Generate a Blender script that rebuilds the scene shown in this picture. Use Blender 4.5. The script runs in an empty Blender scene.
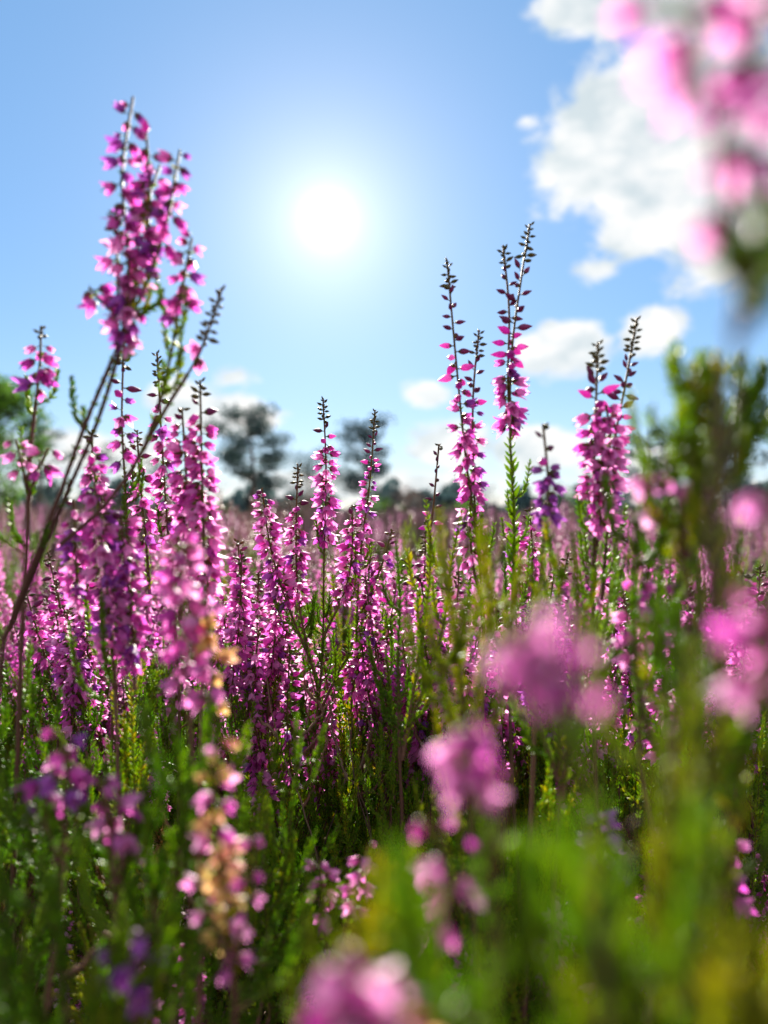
import bpy, math, random
import numpy as np
from mathutils import Vector, Matrix

R = np.random.default_rng(11)
SC = bpy.context.scene
COL = SC.collection
F = 769.0                      # focal length of the photograph in its pixels
CZ = 0.36                      # height of the lens above the ground
FOCUS = 0.332
SUN_AZ, SUN_EL = math.radians(-4.2), math.radians(20.8)
SUNV = np.array([math.sin(SUN_AZ) * math.cos(SUN_EL), math.cos(SUN_AZ) * math.cos(SUN_EL), math.sin(SUN_EL)])
MM = 0.001


def at(px, py, d):
    return np.array([(px - 384.0) / F * d, d, CZ + (512.0 - py) / F * d])


# ---------------------------------------------------------------- materials
def new_mat(name):
    m = bpy.data.materials.new(name)
    m.use_nodes = True
    nt = m.node_tree
    nt.nodes.clear()
    return m, nt, nt.nodes, nt.links


def ramp(nodes, stops):
    r = nodes.new('ShaderNodeValToRGB')
    e = r.color_ramp.elements
    while len(e) < len(stops):
        e.new(0.5)
    for k, (p, c) in enumerate(stops):
        e[k].position = p
        e[k].color = (*c, 1)
    return r


def plant_mat(name, stops, trans, rough=0.5, spec=0.25, tr_gain=1.0, obj_w=0.6, sss_tint=(1, 1, 1)):
    """thin tissue: a principled surface mixed with light that passes through"""
    m, nt, N, L = new_mat(name)
    out = N.new('ShaderNodeOutputMaterial')
    oi = N.new('ShaderNodeObjectInfo')
    ge = N.new('ShaderNodeNewGeometry')
    mix = N.new('ShaderNodeMix')
    mix.data_type = 'FLOAT'
    mix.inputs[0].default_value = 1 - obj_w
    L.new(oi.outputs['Random'], mix.inputs[2])
    L.new(ge.outputs['Random Per Island'], mix.inputs[3])
    rp = ramp(N, stops)
    L.new(mix.outputs[0], rp.inputs[0])
    # fine mottling of the tissue
    tc = N.new('ShaderNodeTexCoord')
    nz = N.new('ShaderNodeTexNoise')
    nz.inputs['Scale'].default_value = 900
    nz.inputs['Detail'].default_value = 2
    L.new(tc.outputs['Object'], nz.inputs['Vector'])
    hs = N.new('ShaderNodeHueSaturation')
    mr = N.new('ShaderNodeMapRange')
    mr.inputs[1].default_value = 0.3
    mr.inputs[2].default_value = 0.7
    mr.inputs[3].default_value = 0.8
    mr.inputs[4].default_value = 1.15
    L.new(nz.outputs[0], mr.inputs[0])
    L.new(mr.outputs[0], hs.inputs['Value'])
    L.new(rp.outputs[0], hs.inputs['Color'])
    pr = N.new('ShaderNodeBsdfPrincipled')
    pr.inputs['Roughness'].default_value = rough
    pr.inputs['Specular IOR Level'].default_value = spec
    L.new(hs.outputs[0], pr.inputs['Base Color'])
    if trans > 0:
        tr = N.new('ShaderNodeBsdfTranslucent')
        mu = N.new('ShaderNodeMix')
        mu.data_type = 'RGBA'
        mu.blend_type = 'MULTIPLY'
        mu.inputs[0].default_value = 1
        mu.inputs[7].default_value = (sss_tint[0] * tr_gain, sss_tint[1] * tr_gain, sss_tint[2] * tr_gain, 1)
        L.new(hs.outputs[0], mu.inputs[6])
        L.new(mu.outputs[2], tr.inputs['Color'])
        ms = N.new('ShaderNodeMixShader')
        ms.inputs[0].default_value = trans
        L.new(pr.outputs[0], ms.inputs[1])
        L.new(tr.outputs[0], ms.inputs[2])
        L.new(ms.outputs[0], out.inputs[0])
    else:
        L.new(pr.outputs[0], out.inputs[0])
    return m


M_SEPAL = plant_mat('petal_magenta', [(0.0, (0.42, 0.045, 0.38)), (0.35, (0.62, 0.085, 0.46)), (0.65, (0.76, 0.18, 0.57)), (1.0, (0.89, 0.46, 0.74))],
                    0.66, rough=0.45, spec=0.3, tr_gain=1.1, obj_w=.4)
M_PALE = plant_mat('petal_pale_pink', [(0.0, (0.64, 0.17, 0.50)), (0.5, (0.76, 0.28, 0.60)), (1.0, (0.86, 0.46, 0.72))],
                   0.66, rough=0.45, spec=0.3, tr_gain=1.1)
M_VIOLET = plant_mat('petal_violet', [(0.0, (0.26, 0.05, 0.36)), (0.6, (0.42, 0.11, 0.50)), (1.0, (0.62, 0.26, 0.64))],
                     0.6, rough=0.45, spec=0.3, tr_gain=1.1, obj_w=.4)
M_FADED = plant_mat('petal_faded_orange', [(0.0, (0.66, 0.30, 0.36)), (0.4, (0.68, 0.40, 0.17)), (0.7, (0.58, 0.46, 0.12)), (1.0, (0.80, 0.42, 0.50))],
                    0.55, rough=0.5, tr_gain=1.2)
M_SPENT = plant_mat('petal_spent_brown', [(0.0, (0.26, 0.12, 0.09)), (1.0, (0.50, 0.27, 0.27))], 0.4, rough=0.6)
M_BUD = plant_mat('bud_maroon', [(0.0, (0.12, 0.02, 0.06)), (0.5, (0.20, 0.03, 0.11)), (1.0, (0.34, 0.07, 0.20))], 0.35, rough=0.5)
M_BUDTIP = plant_mat('bud_olive', [(0.0, (0.06, 0.06, 0.015)), (0.6, (0.12, 0.10, 0.02)), (1.0, (0.20, 0.10, 0.03))], 0.35, rough=0.5)
M_LEAF = plant_mat('leaf_green', [(0.0, (0.055, 0.11, 0.005)), (0.4, (0.105, 0.18, 0.008)), (0.75, (0.18, 0.24, 0.010)), (1.0, (0.32, 0.25, 0.014))],
                   0.62, rough=0.45, spec=0.28, tr_gain=2.6)
M_LEAFY = plant_mat('leaf_yellow_green', [(0.0, (0.14, 0.20, 0.01)), (0.6, (0.25, 0.27, 0.012)), (1.0, (0.34, 0.28, 0.016))],
                    0.6, rough=0.5, tr_gain=2.0)
M_RUST = plant_mat('leaf_rust_brown', [(0.0, (0.14, 0.075, 0.03)), (0.6, (0.24, 0.13, 0.045)), (1.0, (0.30, 0.20, 0.06))], 0.45, rough=0.6, tr_gain=1.6)
M_STEM = plant_mat('stem_bark', [(0.0, (0.06, 0.025, 0.017)), (0.5, (0.115, 0.05, 0.034)), (1.0, (0.19, 0.095, 0.06))], 0.0, rough=0.75, spec=0.2)
M_SHOOT = plant_mat('shoot_reddish', [(0.0, (0.10, 0.035, 0.022)), (0.5, (0.13, 0.07, 0.025)), (1.0, (0.10, 0.10, 0.02))], 0.2, rough=0.6)
M_DRY = plant_mat('dry_twig', [(0.0, (0.13, 0.075, 0.05)), (1.0, (0.22, 0.14, 0.09))], 0.0, rough=0.8)

# ---------------------------------------------------------------- mesh kit


class Tmpl:
    """a small template: verts, polygon list, material slot per polygon"""

    def __init__(self):
        self.v, self.f, self.m = [], [], []

    def grid(self, g, mat):
        g = np.asarray(g)
        n, k = g.shape[:2]
        b = len(self.v)
        self.v.extend(g.reshape(-1, 3).tolist())
        for i in range(n - 1):
            for j in range(k - 1):
                self.f.append((b + i * k + j, b + i * k + j + 1, b + (i + 1) * k + j + 1, b + (i + 1) * k + j))
                self.m.append(mat)

    def lathe(self, prof, ns, mat, closed_tip=True):
        b = len(self.v)
        for (r, z) in prof:
            for s in range(ns):
                a = 2 * math.pi * s / ns
                self.v.append((r * math.cos(a), r * math.sin(a), z))
        for i in range(len(prof) - 1):
            for s in range(ns):
                t = (s + 1) % ns
                self.f.append((b + i * ns + s, b + i * ns + t, b + (i + 1) * ns + t, b + (i + 1) * ns + s))
                self.m.append(mat)

    def done(self):
        self.V = np.array(self.v, float)
        self.loops = np.array([i for f in self.f for i in f], np.int32)
        self.cnt = np.array([len(f) for f in self.f], np.int32)
        self.M = np.array(self.m, np.int32)
        return self


class Acc:
    """collects transformed templates and tubes, then builds ONE mesh"""

    def __init__(self):
        self.V, self.L, self.C, self.M, self.n = [], [], [], [], 0

    def put(self, t, pos, mats, slots=None):
        """mats: (k,3,3) column bases, pos: (k,3)"""
        pos = np.asarray(pos, float).reshape(-1, 3)
        mats = np.asarray(mats, float).reshape(-1, 3, 3)
        k, nv = len(pos), len(t.V)
        if k == 0:
            return
        v = np.einsum('kij,vj->kvi', mats, t.V) + pos[:, None, :]
        self.V.append(v.reshape(-1, 3))
        off = self.n + np.arange(k) * nv
        self.L.append((t.loops[None, :] + off[:, None]).reshape(-1))
        self.C.append(np.tile(t.cnt, k))
        mm = t.M if slots is None else np.asarray(slots)[t.M]
        self.M.append(np.tile(mm, k))
        self.n += k * nv

    def tube(self, pts, rad, ns, mat, knots=0.0):
        pts = np.asarray(pts, float)
        n = len(pts)
        rad = np.broadcast_to(np.asarray(rad, float), (n,))
        T = np.gradient(pts, axis=0)
        T /= np.linalg.norm(T, axis=1)[:, None] + 1e-12
        ref = np.array([0.31, 0.83, 0.17])
        A = np.cross(T, ref)
        A /= np.linalg.norm(A, axis=1)[:, None] + 1e-12
        B = np.cross(T, A)
        ang = np.arange(ns) * 2 * math.pi / ns
        rr = rad[:, None] * (1 + knots * (R.random((n, ns)) - 0.5))
        v = pts[:, None, :] + rr[..., None] * (np.cos(ang)[None, :, None] * A[:, None, :] + np.sin(ang)[None, :, None] * B[:, None, :])
        i, s = np.meshgrid(np.arange(n - 1), np.arange(ns), indexing='ij')
        t = (s + 1) % ns
        q = np.stack([i * ns + s, i * ns + t, (i + 1) * ns + t, (i + 1) * ns + s], -1).reshape(-1)
        self.V.append(v.reshape(-1, 3))
        self.L.append(q + self.n)
        self.C.append(np.full((n - 1) * ns, 4))
        self.M.append(np.full((n - 1) * ns, mat))
        self.n += n * ns

    def mesh(self, name, materials, smooth=True, origin=None):
        me = bpy.data.meshes.new(name)
        V = np.concatenate(self.V)
        if origin is not None:
            V = V - np.asarray(origin)
        L, C, M = np.concatenate(self.L), np.concatenate(self.C), np.concatenate(self.M)
        me.vertices.add(len(V))
        me.vertices.foreach_set('co', V.astype(np.float32).ravel())
        me.loops.add(len(L))
        me.loops.foreach_set('vertex_index', L.astype(np.int32))
        me.polygons.add(len(C))
        st = np.concatenate([[0], np.cumsum(C)[:-1]])
        me.polygons.foreach_set('loop_start', st.astype(np.int32))
        me.polygons.foreach_set('loop_total', C.astype(np.int32))
        me.polygons.foreach_set('material_index', M.astype(np.int32))
        me.polygons.foreach_set('use_smooth', np.full(len(C), smooth))
        for m in materials:
            me.materials.append(m)
        me.update(calc_edges=True)
        me.validate()
        return me


def bases(z, roll, scale, flat=None):
    """column bases whose third axis is z, turned by roll about it"""
    z = np.asarray(z, float).reshape(-1, 3)
    z = z / (np.linalg.norm(z, axis=1)[:, None] + 1e-12)
    ref = np.where(np.abs(z[:, 2:3]) < 0.9, np.array([[0, 0, 1.0]]), np.array([[1.0, 0, 0]]))
    x = np.cross(ref, z)
    x /= np.linalg.norm(x, axis=1)[:, None] + 1e-12
    y = np.cross(z, x)
    c, s = np.cos(roll)[:, None], np.sin(roll)[:, None]
    X, Y = c * x + s * y, -s * x + c * y
    b = np.stack([X, Y, z], -1)
    return b * np.asarray(scale, float).reshape(-1, 1, 1)


# -- flower bell, bud, leaf
def sepal(t, ang, L, r, w, cup, mat, z0=0.0, n=6):
    rows = []
    for i in range(n):
        u = i / (n - 1)
        rc = np.interp(u, [0, .2, .5, .75, 1], r)
        wc = np.interp(u, [0, .2, .5, .75, 1], w)
        row = []
        for s in (-1, 0, 1):
            rad = rc - cup * abs(s) * wc * 0.45
            x, y = rad, s * wc
            row.append((x * math.cos(ang) - y * math.sin(ang), x * math.sin(ang) + y * math.cos(ang), z0 + L * u))
        rows.append(row)
    t.grid(rows, mat)


def make_bell(openness, seed):
    rr = random.Random(seed)
    t = Tmpl()
    for k in range(4):
        a = k * math.pi / 2 + rr.uniform(-.15, .15)
        o = openness * rr.uniform(.8, 1.25)
        L = 4.0 * rr.uniform(.92, 1.08)
        sepal(t, a, L * MM, np.array([.35, 1.05, 1.25 + .25 * o, 1.25 + .6 * o, 1.2 + 1.3 * o]) * MM, np.array([.35, .95, 1.1, .8, .06]) * MM, 0.8, 0)
        sepal(t, a + math.pi / 4, 2.9 * MM, np.array([.2, .7, .9, .95, 1.0 + .3 * o]) * MM, np.array([.2, .55, .6, .45, .06]) * MM, 0.6, 1, n=4)
        sepal(t, a + .3, 1.3 * MM, np.array([.3, .8, 1.2, 1.3, 1.35]) * MM, np.array([.25, .45, .5, .35, .03]) * MM, 0.5, 2, z0=-.1 * MM, n=4)
    t.lathe([(.14 * MM, -2.0 * MM), (.16 * MM, -.8 * MM), (.35 * MM, 0.05 * MM)], 5, 2)
    t.lathe([(.09 * MM, 1.0 * MM), (.09 * MM, 3.9 * MM), (.17 * MM, 4.25 * MM), (.05 * MM, 4.6 * MM)], 4, 3)   # style
    return t.done()


BELLS = [make_bell(o, s) for s, o in enumerate((.25, .5, .75, 1.0, .05))]
BUD = Tmpl()
BUD.lathe([(.12 * MM, -1.4 * MM), (.15 * MM, -.5 * MM), (.5 * MM, 0)], 6, 1)
BUD.lathe([(.5 * MM, 0), (.72 * MM, .5 * MM), (.74 * MM, 1.1 * MM), (.5 * MM, 1.9 * MM), (.12 * MM, 2.7 * MM), (.02 * MM, 2.9 * MM)], 6, 0)
BUD.done()
LEAF = Tmpl()          # unit length along z, pressed against the shoot
LEAF.lathe([(.10, 0), (.17, .25), (.16, .6), (.01, 1.0)], 4, 0)
LEAF.done()
LOBELL = Tmpl()
for k in range(4):
    a = k * math.pi / 2
    ca, sa = math.cos(a), math.sin(a)
    g = [[(0, 0, 0), (0, 0, 0)], ]
    b = len(LOBELL.v)
    for (x, y, z) in ((.3, 0, 0), (1.25, -1.0, 1.9), (1.25, 1.0, 1.9), (1.9, 0, 4.0)):
        LOBELL.v.append(((x * ca - y * sa) * MM, (x * sa + y * ca) * MM, z * MM))
    LOBELL.f += [(b, b + 1, b + 2), (b + 1, b + 3, b + 2)]
    LOBELL.m += [0, 0]
LOBELL.done()


# ---------------------------------------------------------------- curves
def smooth(pts, n):
    """Catmull-Rom through pts, n samples evenly spaced along the curve"""
    P = np.asarray(pts, float)
    if len(P) == 2:
        P = np.stack([P[0], (P[0] + P[1]) / 2, P[1]])
    Q = np.vstack([2 * P[0] - P[1], P, 2 * P[-1] - P[-2]])
    out = []
    for i in range(1, len(Q) - 2):
        for u in np.linspace(0, 1, 24, endpoint=False):
            p0, p1, p2, p3 = Q[i - 1], Q[i], Q[i + 1], Q[i + 2]
            out.append(.5 * ((2 * p1) + (p2 - p0) * u + (2 * p0 - 5 * p1 + 4 * p2 - p3) * u * u + (3 * p1 - p0 - 3 * p2 + p3) * u ** 3))
    out.append(P[-1])
    out = np.array(out)
    s = np.concatenate([[0], np.cumsum(np.linalg.norm(np.diff(out, axis=0), axis=1))])
    t = np.linspace(0, s[-1], n)
    return np.stack([np.interp(t, s, out[:, k]) for k in range(3)], 1)


class Curve:
    def __init__(self, pts, n=160):
        self.p = smooth(pts, n)
        self.s = np.concatenate([[0], np.cumsum(np.linalg.norm(np.diff(self.p, axis=0), axis=1))])
        self.L = self.s[-1]
        t = np.gradient(self.p, axis=0)
        self.t = t / (np.linalg.norm(t, axis=1)[:, None] + 1e-12)

    def at(self, s):
        s = np.asarray(s, float)
        p = np.stack([np.interp(s, self.s, self.p[:, k]) for k in range(3)], -1)
        t = np.stack([np.interp(s, self.s, self.t[:, k]) for k in range(3)], -1)
        return p, t / (np.linalg.norm(t, axis=-1, keepdims=True) + 1e-12)


def radial(t, az):
    ref = np.where(np.abs(t[:, 2:3]) < 0.95, np.array([[0, 0, 1.0]]), np.array([[1.0, 0, 0]]))
    a = np.cross(ref, t)
    a /= np.linalg.norm(a, axis=1)[:, None]
    b = np.cross(t, a)
    return np.cos(az)[:, None] * a + np.sin(az)[:, None] * b


def leaves_on(acc, cv, s0, s1, step, size, angle, mat_slot, r=.25 * MM, taper=True, jitter=.2):
    """four ranks of scale leaves between arc lengths s0 and s1"""
    n = max(0, int((s1 - s0) / step))
    if n == 0:
        return
    s = s0 + (np.arange(n) + .5) * step
    s = np.repeat(s, 2)
    az = np.repeat(np.arange(n) * (math.pi / 2), 2) + np.tile([0, math.pi], n) + R.normal(0, .2, 2 * n)
    p, t = cv.at(s)
    o = radial(t, az)
    ang = np.radians(angle) * (1 + R.normal(0, jitter, 2 * n))
    d = o * np.sin(ang)[:, None] + t * np.cos(ang)[:, None]
    sz = size * (1 + R.normal(0, .15, 2 * n))
    if taper:
        sz *= np.interp((s - s0) / max(1e-9, s1 - s0), [0, .8, 1], [1, .95, .55])
    acc.put(LEAF, p + o * r * .6, bases(d, R.random(2 * n) * 6.28, sz), slots=[mat_slot])


def bell_spots(cv, s0, s1, step, spread=1.0, droop=.35):
    n = max(1, int((s1 - s0) / step))
    s = s0 + (np.arange(n) + R.uniform(.2, .8, n)) * (s1 - s0) / n
    az = np.arange(n) * 2.39996 + R.normal(0, .35, n) + R.random() * 6
    p, t = cv.at(s)
    o = radial(t, az)
    u = (s - s0) / max(1e-9, s1 - s0)
    ang = np.radians(np.interp(u, [0, 1], [112, 84]) + R.normal(0, 14, n))
    d = o * np.sin(ang)[:, None] + t * np.cos(ang)[:, None]
    d[:, 2] -= droop * R.uniform(.5, 1.4, n)
    d /= np.linalg.norm(d, axis=1)[:, None]
    pos = p + o * (1.6 * MM * spread) + t * (.6 * MM)
    return s, pos, d, u


def buds_on(acc, cv, s0, s1, step, slot_bud, slot_base, size=(1.0, .4), opp=False):
    n = max(0, int((s1 - s0) / step))
    if n == 0:
        return
    s = s0 + (np.arange(n) + R.uniform(.25, .75, n)) * (s1 - s0) / n
    az = np.arange(n) * (math.pi + .25 if opp else 2.39996) + R.normal(0, .3, n)
    p, t = cv.at(s)
    o = radial(t, az)
    u = (s - s0) / max(1e-9, s1 - s0)
    ang = np.radians(np.interp(u, [0, .6, 1], [92, 78, 35]) + R.normal(0, 10, n))
    d = o * np.sin(ang)[:, None] + t * np.cos(ang)[:, None]
    sz = np.interp(u, [0, 1], size) * (1 + R.normal(0, .1, n))
    sz = sz * 1.75
    roll = R.random(n) * 6.28
    young = (u > .38 + R.normal(0, .08, n)) | (slot_bud != 2)
    for w, sl in ((young, slot_bud), (~young, 5)):
        acc.put(BUD, p[w] + o[w] * (1.2 * MM) * sz[w][:, None], bases(d[w], roll[w], sz[w]), slots=[sl, slot_base])


# ---------------------------------------------------------------- objects
def link(o, parent=None):
    COL.objects.link(o)
    if parent is not None:
        o.parent = parent
    return o


def obj(name, mesh, parent=None, loc=None):
    o = bpy.data.objects.new(name, mesh)
    if loc is not None:
        o.location = [float(c) for c in loc]
    return link(o, parent)


def tag(o, label=None, cat=None, group=None, kind=None):
    if label: o['label'] = label
    if cat: o['category'] = cat
    if group: o['group'] = group
    if kind: o['kind'] = kind
    return o


def empty(name, loc, label, cat, group=None):
    o = bpy.data.objects.new(name, None)
    o.empty_display_size = .01
    o.location = [float(c) for c in loc]
    link(o)
    return tag(o, label, cat, group)


SPIKE_MATS = [M_SHOOT, M_LEAF, M_BUD, M_BUDTIP, M_STEM, M_SEPAL]
# bell meshes for single flowers, one set per flower colour
BELL_MESH = {}
for cname, m0, m1 in (('magenta', M_SEPAL, M_PALE), ('pale', M_PALE, M_PALE), ('faded', M_FADED, M_FADED), ('violet', M_VIOLET, M_PALE)):
    BELL_MESH[cname] = []
    for k, b in enumerate(BELLS):
        a = Acc()
        a.put(b, [(0, 0, 0)], np.eye(3))
        BELL_MESH[cname].append(a.mesh('heather_bell', [m0, m1, M_BUDTIP if cname != 'faded' else M_FADED, M_BUD]))


def basis_matrix(b, pos):
    m = Matrix.Identity(4)
    for i in range(3):
        for j in range(3):
            m[i][j] = float(b[i][j])
        m[i][3] = float(pos[i])
    return m


HEROES = []


def sprig(label, group, shoots, cat='heather sprig', base=None, wood=1.0, colour='magenta', name='heather_sprig', lean=(0, 0), leafmat=None):
    """one sprig of heather from the ground up. shoots: dicts with path [(px, py, distance)...] from fork to tip, and
    fl=(a,b) share of its length in open flower, bud= share where the buds end, step, size, leaves, side"""
    p0 = at(*shoots[0]['path'][0])
    if base is None:
        base = np.array([p0[0] + lean[0], p0[1] + lean[1], 0.0])
    root = empty(name, base, label, cat, group)
    wacc = Acc()
    low = Curve([base, base * .6 + p0 * .4 + np.array([R.normal(0, .006), R.normal(0, .006), 0]), p0 * .85 + base * .15 + np.array([R.normal(0, .002), R.normal(0, .002), 0]), p0], 60)
    wacc.tube(low.p, np.linspace(1.25, .5, 60) * MM * wood, 7, 0, .35)
    if p0[1] > .1:
        gm = list(SPIKE_MATS)
        if leafmat is not None:
            gm[1] = leafmat
        for j in range(9):
            gacc = Acc()
            side_shoot(gacc, low, R.uniform(.4, 1.0) * low.L, R.uniform(.014, .036), 2.1 * MM)
            obj('leafy_shoot', gacc.mesh('leafy_shoot', gm, origin=base), root)
    for sh in shoots:
        cv = Curve([at(*q) for q in sh['path']])
        L = cv.L
        f0, f1 = sh.get('fl', (None, None))
        bud = sh.get('bud', 1.0)
        r0 = sh.get('r', .55) * MM
        scale = sh.get('size', 1.0)
        w_end = sh.get('wood', f0 if f0 is not None else .5)       # bare or leafy wood up to here
        lmat = sh.get('leafmat', leafmat)
        smats = list(SPIKE_MATS)
        if lmat is not None:
            smats[1] = lmat
        if w_end > .02:
            k = max(3, int(w_end * 160))
            wacc.tube(cv.p[:k + 1], np.linspace(r0 * 1.25, r0, k + 1), 6, 0, .3)
        acc = Acc()
        k0 = int(min(w_end, sh.get('leaf0', .05) if f0 is not None else sh.get('leaf0', .1)) * 159)
        if f0 is None:
            # a leafy shoot without flowers
            acc.tube(cv.p[k0:], np.linspace(.85 * r0, .2 * MM, 160 - k0), 5, 0)
            leaves_on(acc, cv, sh.get('leaf0', .1) * L, L, sh.get('lstep', 1.0) * MM, sh.get('lsize', 2.4) * MM, 30, 1)
            for j in range(sh.get('side', 0)):
                side_shoot(acc, cv, R.uniform(.1, .85) * L, R.uniform(.010, .022) * sh.get('sidelen', 1), sh.get('lsize', 2.2) * MM)
            me = acc.mesh('leafy_shoot', smats, origin=base)
            obj('leafy_shoot', me, root)
            continue
        acc.tube(cv.p[k0:], np.linspace(.85 * r0, .36 * MM, 160 - k0), 6, 0)
        leaves_on(acc, cv, sh.get('leaf0', .05) * L, f0 * L, sh.get('lstep', 1.6) * MM, sh.get('lsize', 2.2) * MM, 32, 1, r=r0)
        leaves_on(acc, cv, f0 * L, f1 * L, 3.0 * MM, 1.6 * MM, 45, 1, r=.3 * MM)
        for j in range(sh.get('side', 0)):
            side_shoot(acc, cv, R.uniform(.05, max(.1, f0)) * L, R.uniform(.008, .018), 2.0 * MM)
        # buds from the last open flower to the tip
        if bud > f1:
            buds_on(acc, cv, f1 * L, bud * L, sh.get('bstep', 1.9) * MM, 2, 3, size=(1.0 * scale, .5 * scale), opp=sh.get('opp', False))
        if bud < 1:
            e = bud * L
            buds_on(acc, cv, e, L, .75 * MM, 3, 3, size=(.55 * scale, .28 * scale))
            leaves_on(acc, cv, e, L, 1.0 * MM, 1.3 * MM, 28, 3)
        sp = obj('flower_spike', acc.mesh('flower_spike', smats, origin=base), root)
        s, pos, d, u = bell_spots(cv, f0 * L, f1 * L, sh.get('step', 1.35) * (1.2 if shoots[0]['path'][0][2] > .22 else 1.0) * MM, scale)
        n = len(s)
        sz = scale * np.interp(u, [0, .75, 1], [1.0, 1.0, .72]) * np.clip(1 + R.normal(0, .16, n), .55, 1.4)
        bb = bases(d, R.random(n) * 6.28, sz)
        col = sh.get('colour', colour)
        if col == 'magenta':
            col = ('magenta',) * 5 + ('pale',) * 3 + ('violet',)
        for i in range(n):
            c = col if isinstance(col, str) else col[int(R.integers(len(col)))]
            kk = int(R.integers(4)) if u[i] < .85 else 4
            fo = obj('flower', BELL_MESH[c][kk], sp)
            fo.matrix_local = basis_matrix(bb[i], pos[i] - base)
    obj('stem', wacc.mesh('stem', [M_STEM], origin=base), root)
    HEROES.append(root)
    return root


def side_shoot(acc, cv, s, length, lsize, slot_axis=0, slot_leaf=1, up=.9):
    p, t = cv.at(np.array([s]))
    o = radial(t, np.array([R.random() * 6.28]))[0]
    p, t = p[0], t[0]
    d0 = o * .75 + t * .65
    end = p + d0 * length * .55 + np.array([0, 0, 1]) * length * .55 * up
    c2 = Curve([p, p + d0 * length * .4, end], 24)
    acc.tube(c2.p, np.linspace(.32, .16, 24) * MM, 4, slot_axis)
    leaves_on(acc, c2, .1 * length, c2.L, .95 * MM, lsize, 30, slot_leaf)


# ---------------------------------------------------------------- fill plants built from shared meshes
def spike_variant(length, colour, kind):
    """one flower spike standing on the origin: (rachis mesh, flowers mesh)"""
    bend = R.normal(0, .10, 2)
    cv = Curve([(0, 0, 0), (bend[0] * length * .35, bend[1] * length * .35, length * .5), (bend[0] * length, bend[1] * length, length)])
    acc = Acc()
    L = cv.L
    f0, f1, b1 = {'full': (.16, .78, .92), 'young': (.12, .5, .85), 'sparse': (.25, .62, .9)}[kind]
    acc.tube(cv.p, np.linspace(.5, .3, 160) * MM, 5, 0)
    leaves_on(acc, cv, 0, f0 * L, 1.4 * MM, 2.1 * MM, 32, 1)
    leaves_on(acc, cv, f0 * L, f1 * L, 3 * MM, 1.6 * MM, 45, 1)
    buds_on(acc, cv, f1 * L, b1 * L, 1.7 * MM, 2, 3, size=(.95, .5))
    buds_on(acc, cv, b1 * L, L, .8 * MM, 3, 3, size=(.5, .28))
    for j in range(2):
        side_shoot(acc, cv, R.uniform(0, f0) * L, R.uniform(.006, .012), 1.9 * MM)
    ra = acc.mesh('flower_spike', SPIKE_MATS)
    fa = Acc()
    s, pos, d, u = bell_spots(cv, f0 * L, f1 * L, (1.4 if kind == 'full' else 1.8) * MM)
    n = len(s)
    sz = np.interp(u, [0, .75, 1], [1, 1, .72]) * np.clip(1 + R.normal(0, .17, n), .5, 1.4)
    which = R.integers(0, 4, n)
    spent = R.random(n) < np.interp(u, [0, .5, 1], [.28, .06, 0])
    for k in range(4):
        for old in (False, True):
            w = (which == k) & (spent == old)
            fa.put(BELLS[k], pos[w], bases(d[w], R.random(w.sum()) * 6.28, sz[w]), slots=[4, 4, 2, 3] if old else None)
    m0, m1 = {'magenta': (M_SEPAL, M_PALE), 'pale': (M_PALE, M_PALE), 'faded': (M_FADED, M_FADED)}[colour]
    return ra, fa.mesh('flowers', [m0, m1, M_BUDTIP, M_BUD, M_SPENT])


def leafy_variant(length, nside, leaf=M_LEAF):
    acc = Acc()
    b = R.normal(0, .16, 2)
    cv = Curve([(0, 0, 0), (b[0] * length * .6, b[1] * length * .6, length * .5), (b[0] * length, b[1] * length, length)])
    acc.tube(cv.p, np.linspace(.55, .2, 160) * MM, 5, 0)
    leaves_on(acc, cv, 0.004, cv.L, 1.0 * MM, 2.2 * MM, 30, 1)
    for j in range(nside):
        side_shoot(acc, cv, R.uniform(.05, .9) * cv.L, R.uniform(.010, .026) , 2.0 * MM)
    m = list(SPIKE_MATS)
    m[1] = leaf
    return acc.mesh('leafy_shoot', m)


SPIKES = []
for i in range(10):
    SPIKES.append(spike_variant(R.uniform(.045, .075), 'pale' if i in (1, 4, 7) else 'magenta', ['full', 'young', 'full', 'sparse', 'full'][i % 5]))
LEAFY = [leafy_variant(R.uniform(.05, .085), int(R.integers(13, 20)), M_LEAFY if i == 4 else M_RUST if i == 6 else M_LEAF) for i in range(8)]


def turn(z_to, roll, scale):
    return bases(np.asarray(z_to).reshape(1, 3), np.array([roll]), np.array([scale]))[0]


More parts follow.
